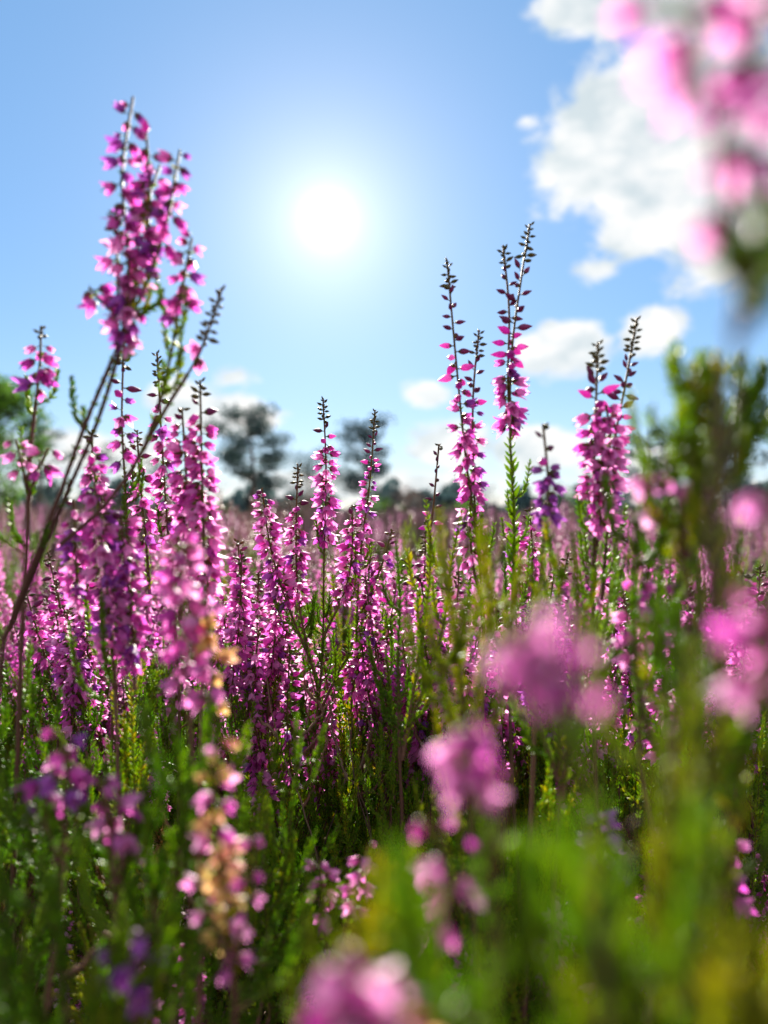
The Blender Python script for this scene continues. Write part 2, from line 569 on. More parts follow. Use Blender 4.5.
def make_plant(height, nb, nleafy, spikes=True, spread=.05, name='heather_plant'):
    """a prototype plant on the origin: stem mesh with branches, spikes and leafy shoots as parts"""
    root = bpy.data.objects.new(name, None)
    root.empty_display_size = .01
    link(root)
    acc = Acc()
    main = Curve([(0, 0, 0), (R.normal(0, .008), R.normal(0, .008), height * .35), (R.normal(0, .012), R.normal(0, .012), height * .62)], 60)
    acc.tube(main.p, np.linspace(1.9, 1.0, 60) * MM, 6, 0, .25)
    tips = []
    for i in range(nb):
        s = main.L * R.uniform(.45, 1.0)
        p, t = main.at(np.array([s]))
        p = p[0]
        a = 6.28 * (i / nb) + R.normal(0, .4)
        sp = spread * R.uniform(.3, 1.0)
        hz = height * R.uniform(.76, .92) - (.055 if spikes else .03)
        hz = max(hz, p[2] + .02)
        e = np.array([p[0] + math.cos(a) * sp, p[1] + math.sin(a) * sp, hz])
        mid = (p * .5 + e * .5) + np.array([math.cos(a), math.sin(a), 0]) * sp * .18 - np.array([0, 0, .006])
        br = Curve([p, mid, e], 40)
        acc.tube(br.p, np.linspace(.95, .5, 40) * MM, 5, 0, .25)
        tips.append((br, e, br.t[-1], a))
    stem = obj('stem', acc.mesh('stem', [M_STEM]), root)
    if spikes:
        for (br, e, t, a) in tips:
            ra, fl = SPIKES[int(R.integers(len(SPIKES)))]
            z = t * .5 + np.array([0, 0, 1.0]) + R.normal(0, .1, 3)
            o = obj('flower_spike', ra, root)
            o.matrix_local = basis_matrix(turn(z, R.random() * 6.28, R.uniform(.85, 1.1)), e)
            obj('flower_cluster', fl, o)
    else:
        for (br, e, t, a) in tips:
            o = obj('leafy_shoot', LEAFY[int(R.integers(len(LEAFY)))], root)
            z = t * .5 + np.array([0, 0, 1.0])
            o.matrix_local = basis_matrix(turn(z, R.random() * 6.28, R.uniform(.8, 1.1)), e)
    for j in range(nleafy):
        br = tips[j % len(tips)][0] if R.random() < .7 else main
        s = br.L * R.uniform(.25, .95)
        p, t = br.at(np.array([s]))
        az = R.random() * 6.28
        z = np.array([math.cos(az) * .55, math.sin(az) * .55, 1.0])
        o = obj('leafy_shoot', LEAFY[int(R.integers(len(LEAFY)))], root)
        o.matrix_local = basis_matrix(turn(z, R.random() * 6.28, R.uniform(.7, 1.05)), p[0])
    return root


def copy_tree(o, parent=None):
    c = o.copy()
    link(c)
    if parent is not None:
        c.parent = parent
        c.matrix_parent_inverse = o.matrix_parent_inverse.copy()
    for ch in list(o.children):
        copy_tree(ch, c)
    return c


exec_parts = []
# ================================================================ HERO SPRIGS
GA = None
# tall out-of-focus sprig that rises highest on the left
sprig('tall dark-stemmed heather sprig with a crowded pink flower head rising highest into the sky', None, [
    dict(path=[(4, 640, .21), (48, 525, .205), (85, 425, .203), (124, 325, .2), (128, 250, .2), (122, 175, .2), (133, 97, .2)], fl=(.56, .99), bud=1.0, wood=.54, step=1.6, size=.95, r=.6, leaf0=.34, lsize=1.8, lstep=3.2, side=3),
    dict(path=[(10, 630, .21), (64, 500, .207), (98, 420, .205), (127, 325, .203), (142, 270, .202), (150, 200, .2), (146, 128, .2)], fl=(.60, .98), bud=1.0, wood=.58, step=1.8, size=.95, r=.55, lsize=1.8, lstep=3.2, leaf0=.36, side=3),
    dict(path=[(126, 325, .2), (146, 285, .2), (166, 225, .198), (180, 150, .198)], fl=(.42, .98), wood=.1, step=1.6, size=.95, lsize=2, side=2),
    dict(path=[(128, 322, .2), (136, 280, .203), (140, 225, .204), (160, 165, .204)], fl=(.35, .98), wood=.1, step=2.0, size=.95, lsize=2),
    dict(path=[(118, 332, .2), (112, 312, .2), (98, 298, .2), (90, 288, .2)], fl=(.5, 1), wood=.3, step=1.6, size=1.0),
    dict(path=[(124, 325, .2), (118, 290, .201), (117, 240, .202), (116, 205, .202)], fl=(.2, .7), bud=.75, wood=.1, step=2.4),
    dict(path=[(158, 410, .205), (172, 350, .203), (182, 290, .202), (192, 238, .202)], fl=(.55, 1.0), wood=.1, step=1.3, side=7, lsize=2.2),
    dict(path=[(60, 545, .207), (105, 505, .207), (140, 455, .206), (158, 410, .205)], wood=.95, leaf0=.7, lstep=3),
    dict(path=[(140, 455, .207), (165, 410, .208), (200, 352, .21), (222, 288, .21)], fl=(.55, .66), bud=.68, wood=.5, step=2.6, lsize=1.5, lstep=3, leaf0=.1),
    dict(path=[(135, 318, .2), (160, 302, .199), (163, 288, .199)], leaf0=.1, lsize=2.0, wood=.2),
], base=np.array([-.15, .225, 0]), wood=.95, colour=('magenta', 'magenta', 'violet', 'pale'))
sprig('short pink flower tuft on a thin bare stem, leftmost against the sky', None, [
    dict(path=[(28, 520, .225), (30, 460, .225), (36, 400, .225), (40, 362, .225), (41, 326, .225)], fl=(.66, .9), bud=.93, wood=.6, step=1.0, leaf0=.2, lsize=1.8, lstep=2.6, side=3),
    dict(path=[(30, 500, .225), (22, 465, .222), (16, 440, .22)], fl=(.4, 1), step=1.3, colour='pale'),
    dict(path=[(28, 500, .225), (38, 470, .222), (48, 448, .222)], fl=(.5, 1), step=1.6),
], base=np.array([-.115, .235, 0]))
sprig('slender heather spike with widely spaced pink bells beside the tall sprig\'s bare stem', None, [
    dict(path=[(128, 560, .27), (126, 500, .27), (122, 420, .27), (124, 338, .27)], fl=(.42, .72), bud=.86, wood=.1, step=1.9, bstep=2.6, side=5),
    dict(path=[(108, 520, .27), (94, 470, .268), (92, 430, .268)], fl=(.2, .8), bud=.9, step=1.2),
], base=np.array([-.09, .285, 0]))
sprig('narrow spike with a green knobbly tip, left of the fat bright pink column', None, [
    dict(path=[(176, 640, .29), (170, 560, .29), (163, 460, .288), (157, 352, .288)], fl=(.35, .80), bud=.88, wood=.05, step=1.35, side=4),
    dict(path=[(150, 600, .29), (146, 540, .29), (140, 480, .29), (137, 430, .29)], fl=(.3, .8), bud=.9, step=1.3),
])
sprig('fat bright pink flower column with a thin budded tip, against the white cloud', None, [
    dict(path=[(205, 640, .25), (204, 560, .245), (202, 470, .245), (200, 380, .245)], fl=(.2, .84), bud=.93, step=.85, size=1.12, colour=('magenta', 'pale')),
    dict(path=[(180, 620, .25), (184, 550, .25), (186, 480, .25), (182, 408, .25)], fl=(.2, .92), bud=.97, step=.95, size=1.1, colour=('magenta', 'pale')),
])
sprig('dense purple-pink flower column crossed by a dark branch of the tall sprig', None, [
    dict(path=[(115, 680, .23), (108, 600, .225), (100, 530, .225), (92, 455, .225)], fl=(.12, .95), bud=1, step=.9, size=1.1),
    dict(path=[(135, 690, .23), (132, 620, .23), (125, 560, .23), (120, 510, .23)], fl=(.1, .95), bud=1, step=.95, size=1.05),
    dict(path=[(80, 620, .235), (76, 560, .235), (74, 500, .235)], fl=(.1, .9), bud=1, step=1.0),
])
sprig('blurred glowing pink spike fading to orange bells further down its stem', None, [
    dict(path=[(190, 720, .165), (186, 650, .165), (182, 590, .165), (178, 535, .165)], fl=(.2, .98), bud=1, step=1.1, size=1.1, colour=('magenta', 'pale')),
    dict(path=[(214, 720, .16), (212, 670, .16), (208, 620, .16), (206, 580, .16)], fl=(.05, .95), bud=1, step=1.9, size=.95, colour=('faded', 'pale', 'faded')),
])
sprig('blurred column of small orange and pink fading bells low in front of the green shoots', None, [
    dict(path=[(235, 1000, .135), (226, 900, .132), (214, 800, .13), (222, 735, .13)], fl=(.12, .97), bud=1, step=1.3, size=.72, colour=('faded', 'pale', 'faded', 'magenta'), leafmat=M_LEAFY),
    dict(path=[(228, 960, .13), (205, 900, .13), (196, 850, .13)], fl=(.3, 1), step=2.2, size=.6, colour=('faded', 'pale')),
    dict(path=[(232, 960, .132), (250, 890, .132), (254, 830, .132)], fl=(.3, 1), step=2.6, size=.6, colour=('pale', 'magenta')),
])
# in-focus heart of the picture
sprig('sharp central heather sprig with its tallest spike tapering to a bare budded tip', None, [
    dict(path=[(312, 760, .33), (322, 660, .33), (324, 560, .328), (326, 470, .325), (323, 398, .325)], fl=(.60, .87), bud=.93, wood=.35, step=.95, size=1.08, side=12, bstep=2.2),
    dict(path=[(322, 640, .33), (345, 590, .33), (352, 550, .33), (352, 505, .33)], fl=(.3, .92), bud=.97, step=1.0, side=4),
    dict(path=[(318, 690, .33), (300, 610, .328), (296, 540, .326), (298, 464, .325)], fl=(.38, .80), bud=.90, step=1.0, side=6),
    dict(path=[(318, 680, .33), (286, 600, .32), (270, 545, .318), (262, 488, .315)], fl=(.42, .97), bud=1, step=1.0, side=4, size=1.05),
    dict(path=[(316, 720, .332), (346, 660, .332), (380, 632, .332), (402, 612, .332)], leaf0=.3, side=8),
], wood=1.2)
sprig('slim spike with a long dark bud tip, in focus, leaning clear of the pines', None, [
    dict(path=[(356, 640, .335), (360, 560, .335), (370, 480, .333), (375, 410, .333)], fl=(.36, .74), bud=.9, wood=.1, step=1.15, size=.82, bstep=1.3, side=6),
    dict(path=[(358, 620, .335), (380, 570, .335), (392, 530, .335)], fl=(.2, .7), bud=.9, step=1.1),
])
sprig('pink sprig with stacked drooping bells just left of the sharp central sprig', None, [
    dict(path=[(262, 760, .325), (250, 680, .325), (243, 620, .325), (238, 540, .325)], fl=(.35, .92), bud=.97, step=.95, size=1.08, side=8),
    dict(path=[(258, 720, .325), (272, 660, .325), (276, 610, .323), (272, 560, .322)], fl=(.3, .95), bud=1, step=.95, side=4),
    dict(path=[(252, 700, .327), (228, 640, .33), (222, 590, .33)], fl=(.3, .9), bud=.97, step=1.1, side=4),
])
sprig('pink sprig with small tidy spikes low behind the dark branch at left', None, [
    dict(path=[(60, 720, .33), (46, 660, .33), (34, 620, .33), (25, 588, .33)], fl=(.4, .8), bud=.92, step=1.1, side=6),
    dict(path=[(68, 720, .33), (66, 660, .33), (62, 620, .33), (56, 580, .33)], fl=(.3, .8), bud=.92, step=1.05, side=6),
    dict(path=[(80, 720, .33), (88, 660, .33), (90, 620, .33), (86, 575, .33)], fl=(.3, .85), bud=.92, step=1.05, side=6),
], lean=(0, .02))
sprig('upright pink spike in sharp focus beside a thin stem of yellow-green shoots', None, [
    dict(path=[(430, 780, .325), (428, 690, .325), (424, 620, .323), (426, 520, .323)], fl=(.35, .78), bud=.86, wood=.2, step=1.15, size=.92, side=9),
    dict(path=[(430, 740, .325), (412, 690, .325), (402, 640, .325)], fl=(.35, .9), bud=1, step=1.2, side=3),
    dict(path=[(430, 720, .325), (446, 690, .325), (455, 650, .325)], fl=(.35, .95), bud=1, step=1.1, side=3),
])
sprig('short bare-budded tip on a thin stem, left of the paired tall budded spikes', None, [
    dict(path=[(428, 640, .31), (428, 560, .31), (434, 500, .31), (439, 444, .31)], fl=(.12, .45), bud=.97, step=1.6, size=.8, bstep=2.7, opp=True, colour='pale'),
])
sprig('pair of tall thin spikes with dark pointed buds above pale pink bells', None, [
    dict(path=[(484, 640, .275), (478, 550, .275), (466, 460, .272), (456, 360, .272), (447, 260, .272)], fl=(.40, .66), bud=.92, wood=.1, step=1.45, size=1.0, bstep=2.0, side=8),
    dict(path=[(480, 570, .275), (474, 490, .275), (473, 400, .276), (479, 330, .276)], fl=(.28, .66), bud=.88, wood=.05, step=1.6, bstep=1.9),
    dict(path=[(482, 600, .28), (472, 560, .28), (470, 510, .28), (472, 480, .28)], fl=(.3, .95), bud=1, step=1.4),
])
sprig('twin-tipped budded sprig reaching highest among the thin spikes, on a thick leafy stem', None, [
    dict(path=[(512, 610, .268), (514, 520, .268), (510, 430, .268), (512, 350, .266), (521, 280, .265), (530, 224, .265)], fl=(.46, .62), bud=.9, wood=.1, step=1.0, size=1.05, bstep=2.3, lsize=3.6, lstep=1.4, side=5),
    dict(path=[(511, 440, .268), (508, 380, .268), (509, 310, .268), (503, 246, .268)], fl=(.05, .42), bud=.88, wood=.02, step=1.3, bstep=2.1),
])
sprig('violet blurred flower tuft with a bare dark tip between two leafy stems', None, [
    dict(path=[(540, 580, .22), (546, 520, .22), (548, 480, .22), (543, 424, .22)], fl=(.38, .72), bud=.96, wood=.3, step=1.0, size=1.0, bstep=3.5, colour='violet'),
])
sprig('paired spikes with knobbly olive tips over a broad pale pink flower head', None, [
    dict(path=[(592, 640, .24), (594, 560, .24), (594, 470, .238), (598, 342, .238)], fl=(.45, .78), bud=.9, wood=.2, step=.95, size=1.15, bstep=1.3, colour=('pale', 'magenta'), side=6),
    dict(path=[(602, 600, .25), (608, 520, .25), (615, 440, .25), (626, 380, .252), (637, 318, .252)], fl=(.34, .55), bud=.86, wood=.2, step=1.1, bstep=1.35, side=4),
    dict(path=[(594, 560, .24), (604, 500, .236), (610, 440, .236), (606, 405, .236)], fl=(.2, .98), bud=1, step=1.05, size=1.1, colour='pale'),
])
sprig('small pink double spike in focus below the thick leafy stem', None, [
    dict(path=[(524, 660, .33), (522, 610, .33), (517, 560, .33), (512, 515, .33)], fl=(.42, .95), bud=1, step=1.0, side=5),
    dict(path=[(526, 650, .33), (532, 600, .33), (532, 550, .33), (530, 508, .33)], fl=(.4, .85), bud=.95, step=1.0, side=5),
])
sprig('sparse pink bells in front of the brown heath, right of the large pink blur', None, [
    dict(path=[(640, 760, .19), (638, 690, .19), (632, 630, .19), (640, 560, .19)], fl=(.5, .9), bud=1, step=1.9, size=1.0, colour=('magenta', 'pale'), side=3),
    dict(path=[(640, 690, .19), (652, 640, .19), (658, 585, .19)], fl=(.4, 1), bud=1, step=2.0, colour=('magenta', 'pale')),
])
sprig('loose pink spike with pale lower bells on the right, half hidden by green blur', None, [
    dict(path=[(690, 780, .25), (686, 700, .25), (694, 640, .25), (700, 590, .25)], fl=(.3, .95), bud=1, step=1.2, colour=('magenta', 'pale')),
    dict(path=[(735, 800, .26), (738, 720, .26), (744, 650, .26), (742, 570, .26)], fl=(.3, .9), bud=.97, step=1.1, colour=('magenta', 'pale')),
    dict(path=[(660, 800, .26), (662, 730, .26), (668, 690, .26)], fl=(.3, 1), bud=1, step=1.3, colour=('magenta', 'pale'))])
sprig('magenta spike in focus behind the sparse pink bells', None, [
    dict(path=[(616, 740, .33), (616, 680, .33), (614, 620, .33), (616, 562, .33)], fl=(.35, .8), bud=.9, step=1.0, side=8),
    dict(path=[(672, 740, .33), (674, 690, .33), (676, 640, .33), (680, 590, .33)], fl=(.3, .8), bud=.9, step=1.1, side=8, colour='pale'),
])
sprig('pale pink blurred bells hanging on a leafy stem below the dark green blur', None, [
    dict(path=[(690, 600, .125), (676, 530, .125), (660, 480, .125), (652, 462, .125)], fl=(.62, 1), bud=1, step=1.7, size=.95, colour='pale', side=4, leafmat=M_LEAF),
    dict(path=[(688, 560, .125), (680, 500, .125), (668, 436, .125)], fl=(.8, 1), bud=1, step=2.2, size=.9, colour='pale', side=5),
])
for k in range(34):
    px = R.uniform(205, 465) if k < 13 else R.uniform(450, 765) if k < 30 else R.uniform(0, 110)
    d = R.uniform(.30, .37)
    ty = R.uniform(545, 660)
    ln = R.normal(0, 26)
    ps = [dict(path=[(px, ty + 240, d), (px + R.normal(0, 6), ty + 150, d), (px + ln * .5, ty + 70, d), (px + ln, ty, d)], fl=(.42, .85), bud=.95, wood=.2, step=R.uniform(.95, 1.3), side=9)]
    for q in range(int(R.integers(1, 4))):
        o2 = R.choice([-1, 1]) * R.uniform(14, 42)
        y2 = ty + R.uniform(10, 90)
        ps.append(dict(path=[(px, y2 + 120, d), (px + o2 * .6, y2 + 70, d + R.normal(0, .006)), (px + o2, y2, d + R.normal(0, .01))], fl=(.3, .9), bud=.97, step=R.uniform(1.0, 1.4), side=4, size=R.uniform(.85, 1.05)))
    sprig('slender in-focus pink heather sprig among the spikes around and beside the sharp central sprig', 'slender in-focus sprigs of the crowded stand', ps)
# very near, strongly blurred
sprig('largest blurred magenta flower head, close to the lens over a dark stem', 'near blurred flower heads', [
    dict(path=[(600, 900, .056), (585, 790, .054), (556, 715, .053), (540, 655, .053), (536, 632, .053)], fl=(.78, .99), bud=1, wood=.4, step=.55, size=.6, r=.3),
    dict(path=[(580, 780, .054), (548, 705, .053), (530, 668, .053), (518, 632, .052)], fl=(.72, 1), bud=1, step=.7, size=.55, r=.3, colour=('magenta', 'magenta', 'magenta', 'pale')),
    dict(path=[(584, 780, .054), (572, 715, .054), (566, 662, .054)], fl=(.66, 1), bud=1, step=.65, size=.56, r=.3, colour=('magenta', 'magenta', 'pale')),
], base=np.array([.03, .075, 0]), wood=.5)
sprig('blurred magenta flower tuft left of and lower than the largest blurred head', 'near blurred flower heads', [
    dict(path=[(500, 960, .08), (486, 860, .078), (472, 790, .076), (464, 728, .076)], fl=(.70, 1), bud=1, wood=.3, step=.55, size=.58, colour=('magenta', 'magenta', 'pale')),
    dict(path=[(490, 880, .078), (502, 820, .078), (508, 770, .078)], fl=(.6, 1), bud=1, step=2.4, size=.5, colour=('pale', 'faded')),
], base=np.array([.016, .09, 0]))
sprig('curving chain of blurred pink bells above the bottom green blur', 'near blurred flower heads', [
    dict(path=[(445, 1010, .1), (440, 930, .1), (446, 870, .098), (430, 820, .098)], fl=(.35, 1), bud=1, wood=.1, step=1.8, size=.75, colour=('magenta', 'pale')),
    dict(path=[(446, 920, .1), (462, 880, .1), (482, 862, .1)], fl=(.3, 1), bud=1, step=1.6, size=.9),
], base=np.array([.012, .11, 0]))
sprig('blurred pink flower head cut by the bottom edge of the picture', 'near blurred flower heads', [
    dict(path=[(375, 1160, .064), (372, 1090, .063), (356, 1010, .062), (345, 955, .062)], fl=(.35, .98), bud=1, wood=.1, step=.75, size=.95, colour=('magenta', 'pale')),
    dict(path=[(376, 1120, .064), (395, 1050, .063), (400, 990, .063)], fl=(.4, 1), bud=1, step=1.5, size=.85, colour=('magenta', 'faded')),
], base=np.array([0.0, .075, 0]))
sprig('blurred pale pink flower head cut by the right edge at mid height', 'near blurred flower heads', [
    dict(path=[(800, 900, .07), (790, 780, .068), (770, 690, .066), (756, 590, .066)], fl=(.66, 1), bud=1, wood=.2, step=1.3, size=.8, colour=('pale', 'pale', 'magenta')),
    dict(path=[(795, 760, .068), (785, 680, .068), (782, 600, .068)], fl=(.5, 1), bud=1, step=1.4, size=.8, colour=('pale',)),
    dict(path=[(800, 640, .07), (790, 560, .07), (775, 480, .07)], fl=(.8, 1), bud=1, step=1.8, size=.7, colour='pale'),
], base=np.array([.045, .085, 0]))
sprig('towering blurred sprig close to the lens, with pink bells across the big cloud', 'near blurred flower heads', [
    dict(path=[(712, 620, .054), (722, 480, .053), (735, 340, .052), (740, 220, .052), (752, 100, .052), (760, -20, .052)], fl=(.62, .98), bud=1, wood=.55, step=1.8, size=.74, r=.22, leaf0=.55, lsize=2.2, side=0, colour=('pale', 'magenta', 'pale', 'pale')),
    dict(path=[(737, 280, .052), (724, 200, .051), (712, 120, .050), (690, 40, .050), (668, -10, .050)], fl=(.5, 1), bud=1, wood=.1, leaf0=.46, step=1.8, size=.74, colour=('pale', 'magenta', 'pale', 'pale')),
    dict(path=[(738, 330, .052), (748, 290, .052), (745, 245, .052)], leaf0=.1, lsize=2.4, side=6, sidelen=.25, r=.25),
    dict(path=[(738, 330, .052), (770, 280, .054), (790, 200, .054), (785, 80, .054)], fl=(.45, 1), bud=1, wood=.1, step=1.6, size=.74, colour='pale'),
], base=np.array([.024, .066, 0]), wood=.25)
sprig('bushy olive-green shoot tuft, blurred, below the towering sprig', None, [
    dict(path=[(712, 640, .115), (712, 520, .115), (714, 430, .115), (718, 352, .115)], leaf0=.3, side=18, lsize=2.2, r=.45, sidelen=.55),
    dict(path=[(712, 500, .116), (730, 440, .116), (748, 375, .116)], leaf0=.1, side=14, lsize=2.2, r=.4, sidelen=.5),
    dict(path=[(710, 500, .117), (698, 430, .117), (690, 365, .117)], leaf0=.1, side=14, lsize=2.2, r=.4, sidelen=.5),
    dict(path=[(712, 480, .118), (735, 450, .118), (764, 420, .118)], leaf0=.1, side=9, lsize=2.2, r=.4, sidelen=.5),
    dict(path=[(710, 500, .113), (684, 460, .113), (668, 420, .113)], leaf0=.1, side=9, lsize=2.2, r=.4, sidelen=.5),
], cat='heather shoot', name='heather_shoot', base=np.array([.05, .13, 0]), wood=.6)


def leafy(label, group, paths, d, mat, side=8, base=None, **kw):
    return sprig(label, group, [dict(path=[(x, y, d) for (x, y) in p], leaf0=.05, side=side, lsize=2.4, **kw) for p in paths],
                 cat='heather shoot', name='heather_shoot', leafmat=mat, base=base)


leafy('big soft green blur of leafy shoots along the bottom edge', 'near blurred leafy shoots', [
    [(560, 1250), (560, 1080), (550, 960), (535, 880)], [(560, 1200), (600, 1080), (605, 960), (595, 890)], [(550, 1200), (500, 1080), (480, 990), (475, 930)]], .062, M_LEAF, side=6, base=np.array([.014, .07, 0]))
leafy('yellow-green blur of leafy shoots at the bottom right corner', 'near blurred leafy shoots', [
    [(700, 1250), (700, 1100), (710, 1020), (740, 960)], [(700, 1250), (670, 1120), (660, 1040), (690, 990)], [(720, 1250), (760, 1100), (780, 1000)]], .062, M_LEAFY, side=12, base=np.array([.03, .07, 0]))
leafy('yellow-green leafy tuft behind the bottom pink flower head', 'near blurred leafy shoots', [
    [(365, 1130), (362, 1010), (358, 940), (352, 885)], [(365, 1130), (392, 1010), (398, 950)], [(360, 1110), (335, 1010), (335, 960)]], .1, M_LEAFY, side=7, base=np.array([-.005, .11, 0]))
leafy('thin feathery yellow-green shoots, blurred, at the horizon left of the thick leafy stem', 'near blurred leafy shoots', [
    [(470, 800), (462, 700), (452, 620), (446, 550)], [(470, 800), (478, 690), (490, 610), (486, 556)], [(472, 780), (500, 700), (512, 620), (520, 570)], [(468, 780), (446, 700), (432, 640)]], .16, M_LEAFY, side=4)
leafy('loose spray of fine shoots on the horizon between thick leafy stem and paired olive-tipped spikes', 'near blurred leafy shoots', [
    [(560, 800), (556, 690), (548, 610), (540, 545)], [(562, 800), (572, 690), (578, 600), (572, 530)], [(560, 780), (590, 700), (604, 630), (618, 560)], [(558, 780), (530, 700), (520, 640)], [(562, 760), (600, 680), (640, 610), (652, 540)]], .2, M_LEAF, side=3)
leafy('loose spray of green shoots hiding the horizon just left of the bushy olive-green tuft', 'near blurred leafy shoots', [
    [(668, 800), (664, 690), (660, 600), (668, 510)], [(668, 800), (690, 690), (700, 600), (690, 520)], [(668, 780), (640, 700), (634, 600), (640, 500)], [(670, 760), (720, 650), (738, 560), (744, 500)]], .17, M_LEAF, side=4)
leafy('fine green shoots rising to the horizon beside the bare-budded tip', 'near blurred leafy shoots', [
    [(400, 760), (398, 660), (400, 600), (396, 540)], [(402, 760), (420, 650), (430, 570), (426, 500)], [(404, 740), (440, 640), (452, 560), (462, 510)]], .26, M_LEAF, side=4)
leafy('olive blurred shoot standing upright above the bottom right corner', 'near blurred leafy shoots', [
    [(665, 1150), (660, 980), (655, 860), (668, 700)], [(665, 1100), (690, 960), (694, 820), (690, 640)]], .085, M_LEAFY, side=2, base=np.array([.03, .095, 0]))
leafy('brownish blurred shoot in front of the shadowed plants at bottom left', 'near blurred leafy shoots', [
    [(60, 1150), (66, 1040), (60, 940), (40, 860)], [(80, 1150), (110, 1040), (118, 960), (120, 900)], [(70, 1150), (20, 1040), (0, 960)]], .12, M_LEAF, side=7)
leafy('green blurred shoot rising beside the orange fading bells', 'near blurred leafy shoots', [
    [(170, 1000), (176, 880), (180, 780), (172, 700)], [(165, 980), (150, 880), (146, 800)]], .15, M_LEAF, side=7)
leafy('green blurred shoot under the purple tuft at lower right', 'near blurred leafy shoots', [
    [(720, 900), (708, 800), (700, 720), (706, 640)], [(725, 900), (740, 800), (742, 730)]], .11, M_LEAF, side=4)
for lab, pth, d, col in (
        ('two mauve blurred bells low at left in front of shadowed shoots', [[(125, 1060), (118, 1000), (114, 945)], [(128, 1060), (140, 990), (146, 930)]], .12, ('violet',)),
        ('mauve blurred flower cluster at left over dark green shoots', [[(60, 900), (64, 830), (66, 770), (62, 730)], [(62, 880), (46, 820), (44, 770)]], .15, ('violet', 'magenta')),
        ('second mauve blurred cluster at left, nearer the middle and slightly lower', [[(116, 920), (112, 860), (108, 810), (96, 775)], [(116, 900), (124, 850), (128, 820)]], .15, ('magenta', 'pale')),
        ('pink pair of blurred bells at right above the bottom corner', [[(745, 1000), (738, 930), (732, 870), (726, 840)]], .17, ('magenta', 'pale')),
        ('pinkish white narrow spike at lower right among green shoots', [[(668, 960), (668, 900), (670, 850), (668, 810)]], .24, ('pale',)),
        ('small violet tuft beneath the largest blurred head', [[(612, 950), (606, 890), (602, 840), (600, 815)]], .16, ('violet',)),
        ('pink and violet bells above the yellow-green leafy tuft', [[(330, 1000), (345, 930), (362, 870), (368, 846)], [(330, 1000), (326, 940), (322, 890), (320, 860)]], .2, ('magenta', 'pale')),
        ('lilac tuft near the picture bottom right of centre', [[(615, 1060), (606, 1010), (602, 975), (600, 955)]], .14, ('pale', 'magenta'))):
    sprig(lab, 'low blurred flower tufts', [dict(path=[(x, y, d) for x, y in p], fl=(.55, 1), bud=1, step=1.5, size=.9, colour=col, side=3) for p in pth])

for lab, cx, cy, d, n, spread in (
        ('bright green heather shoots in sharp focus between the woody branches below the pink spikes', 325, 800, .325, 22, 70),
        ('dark feathery green shoots in sharp focus low beside the yellow-green leafy tuft', 395, 880, .315, 14, 36),
        ('fine upright green shoots behind the olive blurred shoot', 640, 770, .345, 16, 60),
        ('green leafy shoots in the shade behind the mauve blurred clusters', 130, 840, .31, 16, 70),
        ('small green shoots with pale tips under the sparse pink bells', 560, 800, .34, 14, 50)):
    pts = []
    for k in range(n):
        bx = cx + R.uniform(-.7, .7) * spread
        tx = cx + R.uniform(-1, 1) * spread
        ty = cy - R.uniform(-.6, 1.1) * 75
        dd = d + R.normal(0, .012)
        pts.append(dict(path=[(bx, ty + 190, dd), (bx * .6 + tx * .4, ty + 110, dd), (tx, ty, dd + R.normal(0, .006))], leaf0=.2, side=6, lsize=2.2, r=.4))
    sprig(lab, 'green shoots in focus', pts, cat='heather shoot', name='heather_shoot')

# dry woody branches in focus
def twig(label, paths, r=1.0):
    b0 = at(*paths[0][0])
    base = np.array([b0[0] - .01, b0[1] + .01, 0])
    root = empty('woody_branch', base, label, 'branch', 'woody heather branches')
    for k, p in enumerate(paths):
        acc = Acc()
        pts = [at(*q) for q in p]
        if k == 0:
            pts = [base, (base + pts[0]) / 2 + np.array([.004, 0, .01])] + pts
        cv = Curve(pts, 120)
        wob = np.cumsum(R.normal(0, .00022, (120, 3)), axis=0)
        acc.tube((cv.p + wob - np.linspace(0, 1, 120)[:, None] * wob[-1])[::3], np.linspace(.95 * r, .28 * r, 40) * MM, 7, 0, .6)
        obj('stem' if k == 0 else 'side_twig', acc.mesh('stem', [M_STEM if k % 2 else M_DRY], origin=base), root)


twig('pale woody branch slanting up through the green shoots, low in the middle', [[(262, 980, .31), (292, 905, .315), (322, 868, .32), (350, 846, .32)], [(300, 892, .315), (330, 900, .315), (352, 880, .32)]])
twig('dark woody branch fanning upward below the sharp central sprig', [[(228, 880, .32), (252, 790, .32), (275, 730, .322), (305, 680, .325)], [(252, 790, .32), (262, 720, .32), (262, 690, .32), (240, 650, .32)], [(262, 760, .321), (300, 740, .321), (330, 700, .322)]], 1.1)
twig('thin woody branch slanting under the pink bells right of the central sprig', [[(330, 860, .33), (352, 800, .33), (372, 760, .33), (398, 715, .33)], [(352, 800, .33), (385, 780, .33), (410, 740, .33)]], .9)

for k in range(9):
    x0, y0, dd = R.uniform(200, 480), R.uniform(830, 930), R.uniform(.31, .345)
    dx = R.choice([-1, 1]) * R.uniform(25, 75)
    p1, p2, p3 = (x0 + dx * .3, y0 - 70, dd), (x0 + dx * .8, y0 - 140, dd), (x0 + dx * 1.1, y0 - 225, dd)
    twig('thin woody heather branch, in focus, tangled among the pink spikes and green shoots', [
        [(x0, y0, dd), p1, p2, p3], [p1, (p1[0] - dx * .4, y0 - 130, dd), (p1[0] - dx * .6, y0 - 200, dd)], [p2, (p2[0] + dx * .5, y0 - 180, dd), (p2[0] + dx * .7, y0 - 230, dd)]], R.uniform(.6, .85))

